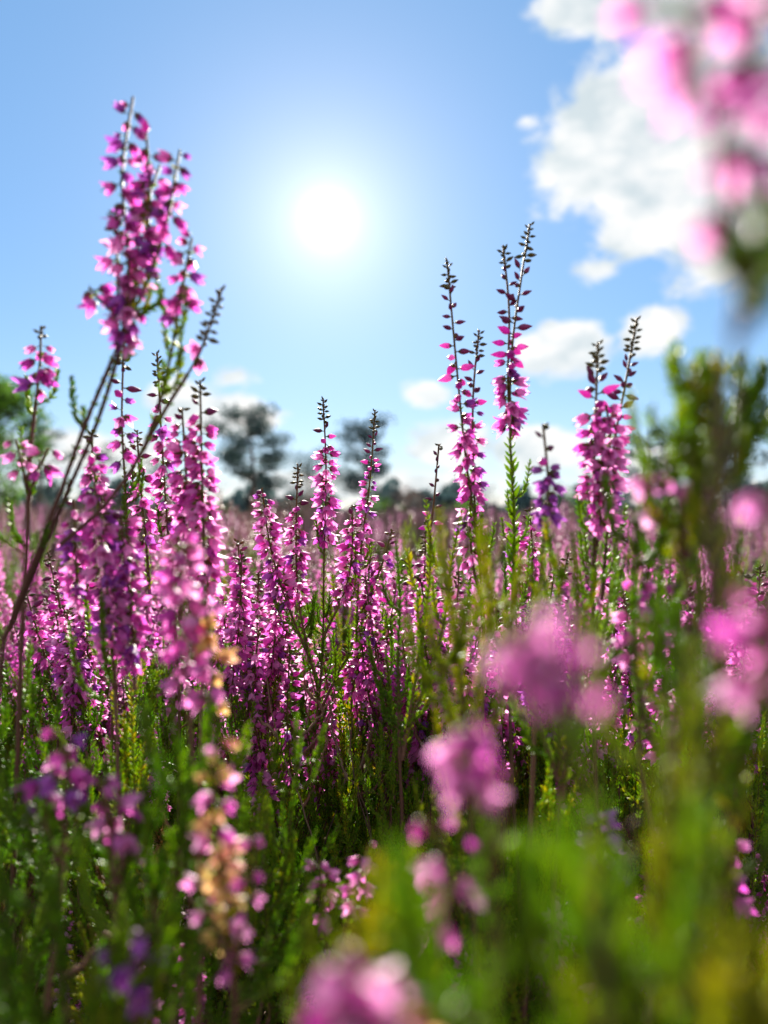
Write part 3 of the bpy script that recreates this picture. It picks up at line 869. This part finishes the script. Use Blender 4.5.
twig('blurred brown twig crossing the green blur at the bottom, right of the pink flower head', [[(610, 1060, .1), (598, 960, .1), (580, 870, .1), (586, 760, .1)], [(598, 960, .1), (630, 890, .1), (640, 800, .1)]], .6)
twig('blurred pale brown twig leaning over the bottom right corner', [[(640, 1080, .11), (690, 980, .11), (720, 900, .11), (770, 840, .11)], [(690, 980, .11), (680, 890, .11), (700, 800, .11)]], .7)
twig('blurred brown twig among the shadowed shoots low at left', [[(30, 1080, .17), (60, 980, .17), (50, 900, .17), (86, 800, .17)], [(60, 980, .17), (110, 920, .17), (160, 850, .17)]], .7)
twig('forked brown twig behind the orange fading bells', [[(180, 1060, .22), (230, 960, .22), (262, 880, .22), (272, 800, .22)], [(230, 960, .22), (180, 880, .22), (160, 800, .22)]], .8)

# ================================================================ FILL PLANTS
PROTO = [make_plant(.34, int(R.integers(5, 7)), 12) for _ in range(7)]
PROTO_L = [make_plant(.30, 5, 12, spikes=False) for _ in range(3)]
used = set()


def place(proto, x, y, h, h0, label, group):
    o = proto if proto.name not in used else copy_tree(proto)
    used.add(proto.name)
    s = h / h0
    o.location = (float(x), float(y), 0)
    o.rotation_euler = (R.normal(0, .07), R.normal(0, .07), R.random() * 6.28)
    o.scale = (s * R.uniform(.9, 1.1),) * 2 + (s,)
    return tag(o, label, 'heather plant', group)


def scatter(y0, y1, n, mind, margin=.05):
    pts = []
    tries = 0
    while len(pts) < n and tries < 20000:
        tries += 1
        y = math.sqrt(R.uniform(y0 * y0, y1 * y1))
        w = y * .5 + margin
        x = R.uniform(-w, w)
        if all((x - a) ** 2 + (y - b) ** 2 > mind * mind for a, b in pts):
            pts.append((x, y))
    return pts


for (x, y) in scatter(.34, .95, 122, .033):
    top = CZ - R.uniform(.004, .05) + (.012 if y > .6 else 0)
    if R.random() < .9:
        place(PROTO[int(R.integers(len(PROTO)))], x, y, top + .01, .34, 'flowering pink heather plant in the crowded stand behind the sharp central sprig', 'flowering plants of the crowded stand')
    else:
        place(PROTO_L[int(R.integers(len(PROTO_L)))], x, y, top - .03, .30, 'leafy green heather plant without flowers among the crowded pink stand', 'flowerless plants of the crowded stand')
for (x, y) in scatter(.32, .75, 62, .036):
    place(PROTO_L[int(R.integers(len(PROTO_L)))], x, y, CZ - R.uniform(.075, .13), .30, 'leafy green heather plant without flowers among the crowded pink stand', 'flowerless plants of the crowded stand')
for (x, y) in scatter(.20, .335, 26, .034, .03):
    top = CZ - (800 - 512) / F * y + R.uniform(-.03, .025)
    if R.random() < .3:
        place(PROTO[int(R.integers(len(PROTO)))], x, y, top, .34, 'low flowering heather plant in the shaded growth in front of the sharp central sprig', 'low flowering plants in front')
    else:
        place(PROTO_L[int(R.integers(len(PROTO_L)))], x, y, top, .30, 'low leafy green heather plant filling the shaded growth in front', 'low leafy plants in front')
for p in PROTO + PROTO_L:
    assert p.name in used, p.name

# ---- mid distance: one mesh per plant
def low_spikes(acc, bx, by, n, h, spread, scale=1.0):
    for i in range(n):
        x, y = bx + R.normal(0, spread), by + R.normal(0, spread)
        z1 = h * R.uniform(.86, 1.06)
        ln = R.uniform(.05, .085)
        ex, ey = x + R.normal(0, .008), y + R.normal(0, .008)
        cv = Curve([(bx, by, z1 * .3), (x, y, z1 - ln), (ex, ey, z1)], 30)
        acc.tube(cv.p[::3], np.linspace(.9, .3, 10) * MM * scale, 3, 0)
        s, pos, d, u = bell_spots(cv, cv.L - ln, cv.L - ln * .15, 1.9 * MM * scale, scale)
        acc.put(LOBELL, pos, bases(d, R.random(len(s)) * 6, np.full(len(s), 1.05 * scale)), slots=[2 if i % 3 else 3])
        leaves_on(acc, cv, cv.L * .25, cv.L - ln * 1.05, 3.2 * MM, 5.5 * MM, 35, 1, jitter=.4)


M_MID1 = plant_mat('mid_heather_pink', [(0, (.26, .08, .19)), (1, (.46, .19, .33))], .45)
M_MID2 = plant_mat('mid_heather_spent', [(0, (.17, .09, .07)), (1, (.34, .17, .18))], .3)
MIDM = [M_STEM, bpy.data.materials['leaf_green'], M_MID1, M_MID2]
MID = []
for k in range(6):
    a = Acc()
    low_spikes(a, 0, 0, 9, .35, .04)
    MID.append(a.mesh('heather_plant', MIDM))
for i, (x, y) in enumerate(scatter(.95, 2.6, 88, .09, .1)):
    o = obj('heather_plant', MID[i % 6], None, (x, y, 0))
    s = R.uniform(.82, 1.12)
    o.rotation_euler = (0, 0, R.random() * 6.28)
    o.scale = (s * 1.15, s * 1.15, s)
    tag(o, 'small soft pink heather plant on the open heath beyond the crowded stand', 'heather plant', 'plants of the open heath')

M_FAR3 = plant_mat('far_olive', [(0, (.05, .06, .02)), (1, (.11, .10, .03))], .3)
# ---- far heath: a mass nobody could count
a = Acc()
nf = 5200
yy = 2.6 * (45 / 2.6) ** R.random(nf)
xx = yy * R.uniform(-.68, .68, nf)
cl = R.random((300, 2))
for (x, y) in zip(xx, yy):
    g = .6 + y * .14
    for q in range(3):
        px, py = x + R.normal(0, .05 * g), y + R.normal(0, .05 * g)
        h = .34 * R.uniform(.6, 1.12) * (1 + .22 * math.sin(x * 1.7 + 1) * math.sin(y * 1.1) / (1 + y * .02))
        w = .012 * g
        ns = 5
        zz = np.linspace(.45, 1, ns) * h
        ang = R.random() * 6.28
        pts = np.stack([px + np.linspace(0, R.normal(0, .01), ns), py + np.linspace(0, R.normal(0, .01), ns), zz], 1)
        a.tube(pts, np.array([.4, 1, 1, .75, .1]) * w * R.uniform(.5, 1.0), 4, int(R.choice([1, 1, 4, 4, 3] if math.sin(x * .9 + 2) * math.sin(y * .55 + x * .3) > .35 else [2, 3, 4, 4, 2, 4, 2])), .5)
M_FAR1 = plant_mat('far_heather_pink', [(0, (.16, .085, .11)), (1, (.32, .17, .22))], .3)
M_FAR2 = plant_mat('far_heather_brown', [(0, (.11, .07, .055)), (1, (.22, .14, .11))], .2)
far = obj('far_heather', a.mesh('far_heather', [M_STEM, M_FAR3, M_FAR1, M_FAR1, M_FAR2]))
tag(far, 'soft pink and brown sheet of heather covering the heath to the trees', 'heather', None, 'stuff')

# undergrowth: moss and litter leaves on the ground, uncountable
a = Acc()
n = 5000
y = np.sqrt(R.uniform(.03 ** 2, 1.2 ** 2, n))
x = R.uniform(-1, 1, n) * (y * .55 + .05)
z = R.random(n) ** 2 * .05
d = R.normal(0, 1, (n, 3)); d[:, 2] = np.abs(d[:, 2]) * .8 + .1
a.put(LEAF, np.stack([x, y, z], 1), bases(d, R.random(n) * 6, R.uniform(.006, .016, n)), slots=[0])
lit = obj('moss_and_litter', a.mesh('moss_and_litter', [M_LEAF]))
tag(lit, 'dark mossy litter on the ground under the heather', 'ground cover', None, 'stuff')

# ================================================================ GROUND
m, nt, N, L = new_mat('heath_ground')
out = N.new('ShaderNodeOutputMaterial'); pr = N.new('ShaderNodeBsdfPrincipled'); pr.inputs['Roughness'].default_value = .95
pr.inputs['Specular IOR Level'].default_value = .1
tc = N.new('ShaderNodeTexCoord')
n1 = N.new('ShaderNodeTexNoise'); n1.inputs['Scale'].default_value = .6; n1.inputs['Detail'].default_value = 9
n2 = N.new('ShaderNodeTexNoise'); n2.inputs['Scale'].default_value = 14; n2.inputs['Detail'].default_value = 6
L.new(tc.outputs['Object'], n1.inputs['Vector']); L.new(tc.outputs['Object'], n2.inputs['Vector'])
r1 = ramp(N, [(.3, (.10, .075, .04)), (.5, (.16, .085, .10)), (.7, (.24, .11, .17))])
r2 = ramp(N, [(.3, (.03, .03, .012)), (.7, (.13, .085, .05))])
mx = N.new('ShaderNodeMix'); mx.data_type = 'RGBA'; mx.inputs[0].default_value = .5
L.new(n1.outputs[0], r1.inputs[0]); L.new(n2.outputs[0], r2.inputs[0])
L.new(r1.outputs[0], mx.inputs[6]); L.new(r2.outputs[0], mx.inputs[7]); L.new(mx.outputs[2], pr.inputs['Base Color'])
L.new(pr.outputs[0], out.inputs[0])
g = Acc()
gx = np.concatenate([-np.geomspace(1500, .05, 40), [0], np.geomspace(.05, 1500, 40)])
gy = np.concatenate([-np.geomspace(300, .05, 20), [0], np.geomspace(.05, 3000, 60)])
X, Y = np.meshgrid(gx, gy, indexing='ij')
Z = -.004 + .006 * np.sin(X * 23) * np.sin(Y * 19 + 1) * np.exp(-np.hypot(X, Y) / 4)
t = Tmpl(); t.grid(np.stack([X, Y, Z], -1), 0); t.done()
g.put(t, [(0, 0, 0)], np.eye(3))
gr = obj('ground', g.mesh('ground', [m]))
tag(gr, None, None, None, 'structure')

# ================================================================ TREES
M_PINE = plant_mat('pine_needles', [(0, (.045, .085, .095)), (.6, (.065, .115, .115)), (1, (.085, .14, .09))], .25, rough=.6)  # needle colour lightened toward blue in place of a veiling haze
M_BIRCH = plant_mat('birch_leaves', [(0, (.03, .085, .008)), (1, (.09, .17, .012))], .5, rough=.5, tr_gain=1.6)
M_BARK = plant_mat('tree_bark', [(0, (.07, .045, .03)), (1, (.16, .09, .06))], 0, rough=.9)
NEED = Tmpl()
NEED.v = [(-.5, 0, 0), (.5, 0, 0), (.35, .1, .8), (-.35, -.1, .8), (0, -.5, .1), (0, .5, .1), (.1, .35, .9), (-.1, -.35, .9)]
NEED.f = [(0, 1, 2, 3), (4, 5, 6, 7)]
NEED.m = [0, 0]
NEED.done()


def tree(name, label, px, d, top_py, width_px, mat, kind='pine', nleaf=2600, base_frac=.35, group=None, parts=True):
    x = (px - 384) / F * d
    H = CZ + (512 - top_py) / F * d
    W = width_px / F * d / 2
    root = empty(name, (x, d, 0), label, 'tree' if 'shrub' not in name else 'shrub', group)
    tr = Acc()
    trunk = Curve([(0, 0, -.05), (R.normal(0, .03) * H, R.normal(0, .03) * H, H * .5), (R.normal(0, .04) * H, 0, H * .95)], 40)
    tr.tube(trunk.p, np.linspace(.028, .006, 40) * H, 8, 0, .2)
    P, D, S = [], [], []
    limbs = Acc()
    nl = 14 if kind == 'pine' else 16
    for i in range(nl):
        f = base_frac + (1 - base_frac) * (i + R.uniform(0, .8)) / nl
        p, _ = trunk.at(np.array([min(f, .97) * trunk.L])); p = p[0]
        a = i * 2.4 + R.normal(0, .4)
        if kind == 'pine':
            ln = W * (1.0 - .45 * abs(f - .62) / .4) * R.uniform(.55, 1.05)
            rise = ln * R.uniform(.05, .45)
        else:
            ln = W * math.sin(math.pi * min(.97, max(.12, (f - base_frac) / (1 - base_frac) * .85 + .12))) * R.uniform(.7, 1.0)
            rise = ln * R.uniform(.3, .8)
        e = p + np.array([math.cos(a) * ln, math.sin(a) * ln, rise])
        br = Curve([p, (p + e) / 2 + np.array([0, 0, -ln * .06]), e], 14)
        limbs.tube(br.p, np.linspace(.011, .003, 14) * H, 5, 0, .2)
        k = int(nleaf / nl)
        ncl = 5
        for c in range(ncl):
            q, _ = br.at(np.array([br.L * R.uniform(.35, 1.02)])); q = q[0]
            if kind == 'pine':
                rad = np.array([.36, .36, .21]) * W * R.uniform(.7, 1.1)
            else:
                rad = np.array([.26, .26, .24]) * W * R.uniform(.7, 1.2)
            v = R.normal(0, 1, (k // ncl, 3)); v /= np.linalg.norm(v, axis=1)[:, None]
            v *= R.random((k // ncl, 1)) ** .45
            P.append(q + v * rad + np.array([0, 0, rad[2] * .5]))
    P = np.concatenate(P)
    cr = Acc()
    D = R.normal(0, 1, (len(P), 3)); D[:, 2] = np.abs(D[:, 2])
    cr.put(NEED, P, bases(D, R.random(len(P)) * 6, R.uniform(.5, 1.2, len(P)) * (.018 * H if kind == 'pine' else .022 * H)))
    obj('trunk', tr.mesh('trunk', [M_BARK]), root)
    obj('limbs', limbs.mesh('limbs', [M_BARK]), root)
    obj('crown', cr.mesh('crown', [mat]), root)
    return root


TG = 'trees at the edge of the heath'
tree('pine_tree', 'dark rounded pine standing alone, left of the sharp central sprig', 254, 36, 412, 92, M_PINE, nleaf=6500, group=TG, base_frac=.3)
tree('pine_tree', 'dark layered pine showing behind the slim in-focus spike', 366, 38, 424, 84, M_PINE, nleaf=5200, group=TG, base_frac=.2)
tree('pine_tree', 'lower pine joining the two dark pines at the horizon', 308, 44, 456, 92, M_PINE, nleaf=4200, group=TG, base_frac=.15)
tree('pine_tree', 'dark pine partly behind the pale pink blurred bells at right', 645, 34, 430, 70, M_PINE, nleaf=3400, group=TG, base_frac=.12)
tree('pine_tree', 'pine behind the dark green blur, rightmost along the horizon', 735, 33, 400, 110, M_PINE, nleaf=3600, group=TG, base_frac=.12)
tree('birch_tree', 'bright green leafy tree cut by the left edge', -6, 24, 396, 150, M_BIRCH, 'birch', nleaf=7000, base_frac=.08, group=TG)
tree('pine_tree', 'darker pine between the left green tree and the short pink tuft', 40, 40, 430, 66, M_PINE, nleaf=2600, group=TG, base_frac=.12)
tree('pine_tree', 'small dark pine behind the tall sprig\'s slanting stem', 100, 42, 448, 60, M_PINE, nleaf=2400, group=TG, base_frac=.12)
tree('pine_tree', 'small dark pine behind the narrow spike with a green tip', 165, 46, 455, 70, M_PINE, nleaf=2400, group=TG, base_frac=.12)
SG = 'shrubs along the horizon'
for k in range(12):
    tree('heath_shrub', 'low purple-brown heather hummock breaking the line of the open heath' if k % 3 else 'low green hummock of shrub breaking the line of the open heath', R.uniform(10, 760), R.uniform(7, 16), R.uniform(497, 510), R.uniform(50, 110), M_FAR2 if k % 3 else M_BIRCH, 'birch', nleaf=1300, base_frac=.05, group='hummocks on the open heath')
tree('heath_shrub', 'purple-brown rounded shrub at the horizon right of the pines', 408, 20, 492, 56, M_FAR2, 'birch', nleaf=1800, base_frac=.08, group=SG)
tree('heath_shrub', 'small green shrub on the heath just below the purple-brown shrub', 425, 14, 516, 36, M_BIRCH, 'birch', nleaf=900, base_frac=.05, group=SG)
tree('heath_shrub', 'dark green shrub on the horizon behind the violet tuft', 560, 30, 488, 60, M_PINE, 'birch', nleaf=1500, base_frac=.05, group=SG)
tree('heath_shrub', 'low grey-green shrub on the horizon between the thin budded spikes', 480, 32, 492, 60, M_PINE, 'birch', nleaf=1500, base_frac=.05, group=SG)
tree('heath_shrub', 'dark green shrub under the small pine at left', 200, 30, 492, 60, M_PINE, 'birch', nleaf=1500, base_frac=.05, group=SG)

# distant woods on the skyline
a = Acc()
n = 9000
ang = R.uniform(-.75, .75, n)
dist = R.uniform(85, 110, n)
hh = 2.0 + .9 * np.sin(ang * 31) + 1.0 * np.sin(ang * 73 + 1) + .8 * np.sin(ang * 151)
z = R.random(n) ** .7 * hh
P = np.stack([np.sin(ang) * dist, np.cos(ang) * dist, z], 1)
a.put(NEED, P, bases(R.normal(0, 1, (n, 3)), R.random(n) * 6, R.uniform(.5, 1.2, n)))
tag(obj('distant_woods', a.mesh('distant_woods', [M_PINE])), 'low dark line of distant woods on the skyline', 'woods', None, 'stuff')

# ================================================================ SKY
w = bpy.data.worlds.new('World')
SC.world = w
w.use_nodes = True
nt = w.node_tree
N, L = nt.nodes, nt.links
N.clear()
wout = N.new('ShaderNodeOutputWorld')


def mth(op, a=None, b=None, c=None, clamp=False):
    n = N.new('ShaderNodeMath')
    n.operation = op
    n.use_clamp = clamp
    for i, v in enumerate((a, b, c)):
        if v is None:
            continue
        if isinstance(v, (int, float)):
            n.inputs[i].default_value = v
        else:
            L.new(v, n.inputs[i])
    return n.outputs[0]


sky = N.new('ShaderNodeTexSky')
sky.sky_type = 'NISHITA'
sky.sun_disc = False
sky.sun_elevation = SUN_EL
sky.sun_rotation = SUN_AZ
sky.air_density = 1.0
sky.dust_density = 0.0
sky.ozone_density = 2.0
hsv = N.new('ShaderNodeHueSaturation')
hsv.inputs['Saturation'].default_value = 1.1
L.new(sky.outputs[0], hsv.inputs['Color'])
tc = N.new('ShaderNodeTexCoord')
sep = N.new('ShaderNodeSeparateXYZ')
L.new(tc.outputs['Generated'], sep.inputs[0])
AZ = mth('ARCTAN2', sep.outputs[0], sep.outputs[1])
EL = mth('ARCSINE', sep.outputs[2])
# warped noise for cloud edges
mp = N.new('ShaderNodeMapping')
mp.inputs['Scale'].default_value = (1, 1, 1.5)
L.new(tc.outputs['Generated'], mp.inputs[0])
nz = N.new('ShaderNodeTexNoise'); nz.inputs['Scale'].default_value = 13; nz.inputs['Detail'].default_value = 9; nz.inputs['Roughness'].default_value = .62
nz.inputs['Distortion'].default_value = .35
L.new(mp.outputs[0], nz.inputs['Vector'])
nb = N.new('ShaderNodeTexNoise'); nb.inputs['Scale'].default_value = 3.2; nb.inputs['Detail'].default_value = 4
L.new(mp.outputs[0], nb.inputs['Vector'])
CLOUDS = [  # px, py, rx, ry, weight : where each cloud stands in the sky
    (655, 150, 96, 74, 1.15), (600, 140, 44, 58, 1.1), (720, 160, 90, 95, 1.0), (650, 205, 62, 44, 1.0), (655, 225, 52, 28, 1.0), (715, 230, 55, 42, 1.0),
    (612, -4, 66, 26, 1.0), (730, -6, 80, 28, 1.0), (600, 270, 22, 12, .4),
    (570, 345, 40, 26, 1.0), (655, 330, 34, 20, .9), (540, 352, 26, 22, .8), (426, 393, 24, 12, .6), (235, 378, 24, 10, .45),
    (452, 446, 40, 22, .9), (540, 450, 46, 22, .9), (640, 470, 60, 22, .7), (430, 486, 70, 16, .8),
    (220, 415, 52, 22, 1.0), (178, 398, 28, 18, .9), (90, 452, 80, 20, .85), (330, 486, 100, 14, .75), (528, 120, 18, 8, .3),
]
dens = None
for (px, py, rx, ry, wt) in CLOUDS:
    a0 = math.atan((px - 384) / F)
    e0 = math.atan((512 - py) / F * math.cos(a0))
    du = mth('MULTIPLY', mth('SUBTRACT', AZ, a0), F / rx)
    dv = mth('MULTIPLY', mth('SUBTRACT', EL, e0), F / ry)
    rr = mth('SQRT', mth('ADD', mth('MULTIPLY', du, du), mth('MULTIPLY', dv, dv)))
    v = mth('MULTIPLY', mth('SUBTRACT', 1.3, rr), wt)
    dens = v if dens is None else mth('SMOOTH_MAX', dens, v, .15)
# made-up clouds round the sky, out of view, added as fill light
fill_clouds = mth('MULTIPLY', mth('SUBTRACT', nb.outputs[0], .44), 6)
fill_clouds = mth('SUBTRACT', fill_clouds, mth('MULTIPLY', mth('GREATER_THAN', sep.outputs[1], .55), 3))
dens = mth('MAXIMUM', dens, fill_clouds)
d2 = mth('ADD', dens, mth('MULTIPLY', mth('SUBTRACT', nz.outputs[0], .5), 1.8))
mr = N.new('ShaderNodeMapRange'); mr.interpolation_type = 'SMOOTHSTEP'
mr.inputs[1].default_value = .08; mr.inputs[2].default_value = .52
L.new(d2, mr.inputs[0])
cmask = mth('MULTIPLY', mr.outputs[0], .95)
# shading of the cloud body, put into its colour by noise
nc = N.new('ShaderNodeTexNoise'); nc.inputs['Scale'].default_value = 16; nc.inputs['Detail'].default_value = 6
L.new(mp.outputs[0], nc.inputs['Vector'])
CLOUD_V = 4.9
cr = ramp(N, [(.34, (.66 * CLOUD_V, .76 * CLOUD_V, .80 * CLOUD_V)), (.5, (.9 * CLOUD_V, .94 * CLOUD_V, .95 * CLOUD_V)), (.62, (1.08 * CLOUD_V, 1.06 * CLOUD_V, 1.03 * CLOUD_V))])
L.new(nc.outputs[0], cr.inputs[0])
# added clouds opposite the sun are brightened to fill the shaded fronts
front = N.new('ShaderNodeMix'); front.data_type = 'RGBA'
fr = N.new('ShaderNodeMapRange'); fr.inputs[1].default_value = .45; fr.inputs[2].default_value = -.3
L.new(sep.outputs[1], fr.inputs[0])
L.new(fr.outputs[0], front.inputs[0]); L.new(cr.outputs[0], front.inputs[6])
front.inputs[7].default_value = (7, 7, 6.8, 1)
cm = N.new('ShaderNodeMix'); cm.data_type = 'RGBA'
tint = N.new('ShaderNodeMix'); tint.data_type = 'RGBA'; tint.blend_type = 'MULTIPLY'; tint.inputs[0].default_value = 1
tint.inputs[7].default_value = (.80, .72, .78, 1)
L.new(hsv.outputs[0], tint.inputs[6])
air = N.new('ShaderNodeMix'); air.data_type = 'RGBA'; air.inputs[0].default_value = .5
air.inputs[7].default_value = (1.0, 2.55, 4.5, 1)
L.new(tint.outputs[2], air.inputs[6])
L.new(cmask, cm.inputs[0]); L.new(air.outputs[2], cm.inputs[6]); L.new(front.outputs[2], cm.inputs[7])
# bright air round the sun
dt = N.new('ShaderNodeVectorMath'); dt.operation = 'DOT_PRODUCT'
dt.inputs[1].default_value = SUNV.tolist()
L.new(tc.outputs['Generated'], dt.inputs[0])
th = mth('ARCCOSINE', mth('MINIMUM', dt.outputs['Value'], 1.0))
thd = mth('MULTIPLY', th, 180 / math.pi)
core = mth('MULTIPLY', mth('EXPONENT', mth('MULTIPLY', mth('POWER', mth('DIVIDE', thd, 1.5), 2), -1)), 2.4)
mid = mth('MULTIPLY', mth('EXPONENT', mth('DIVIDE', thd, -3.8)), 2.7)
wide = mth('MULTIPLY', mth('EXPONENT', mth('DIVIDE', thd, -9.0)), 2.1)
glow = mth('ADD', mth('ADD', core, mid), wide)
gc = N.new('ShaderNodeMix'); gc.data_type = 'RGBA'; gc.blend_type = 'ADD'; gc.inputs[0].default_value = 1
gv = N.new('ShaderNodeCombineColor')
L.new(mth('MULTIPLY', glow, 1.08), gv.inputs[0]); L.new(mth('MULTIPLY', glow, .93), gv.inputs[1]); L.new(mth('MULTIPLY', glow, .72), gv.inputs[2])
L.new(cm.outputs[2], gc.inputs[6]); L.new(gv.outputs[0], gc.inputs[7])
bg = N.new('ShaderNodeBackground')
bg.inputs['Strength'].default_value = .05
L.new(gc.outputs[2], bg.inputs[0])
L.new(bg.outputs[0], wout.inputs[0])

# ================================================================ SUN, CAMERA, RENDER
ld = bpy.data.lights.new('sun', 'SUN')
ld.energy = 5.0
ld.angle = math.radians(.5)
ld.color = (1, .93, .82)
lo = bpy.data.objects.new('sun', ld)
lo.rotation_euler = Vector((-SUNV).tolist()).to_track_quat('-Z', 'Y').to_euler()
lo.location = (0, 0, 20)
link(lo)

cam = bpy.data.cameras.new('camera')
cam.sensor_fit = 'VERTICAL'
cam.sensor_height = 36
cam.lens = 18 / (512 / F)
cam.clip_start = .002
cam.clip_end = 6000
cam.dof.use_dof = True
cam.dof.focus_distance = FOCUS
cam.dof.aperture_fstop = cam.lens / 3.1
co = bpy.data.objects.new('camera', cam)
co.location = (0, 0, CZ)
co.rotation_euler = (math.radians(90), 0, 0)
link(co)
SC.camera = co

SC.render.engine = 'CYCLES'
cy = SC.cycles
cy.use_denoising = True
try:
    cy.denoiser = 'OPENIMAGEDENOISE'
except Exception:
    pass
cy.use_adaptive_sampling = False
cy.max_bounces = 10
cy.diffuse_bounces = 7
cy.glossy_bounces = 2
cy.transmission_bounces = 7
cy.transparent_max_bounces = 4
cy.sample_clamp_indirect = 4
cy.caustics_reflective = cy.caustics_refractive = False
vs = SC.view_settings
SC.display_settings.display_device = 'sRGB'
vs.view_transform = 'Standard'
vs.look = 'None'
vs.exposure = 2.0
vs.gamma = 1.0
vs.use_curve_mapping = False
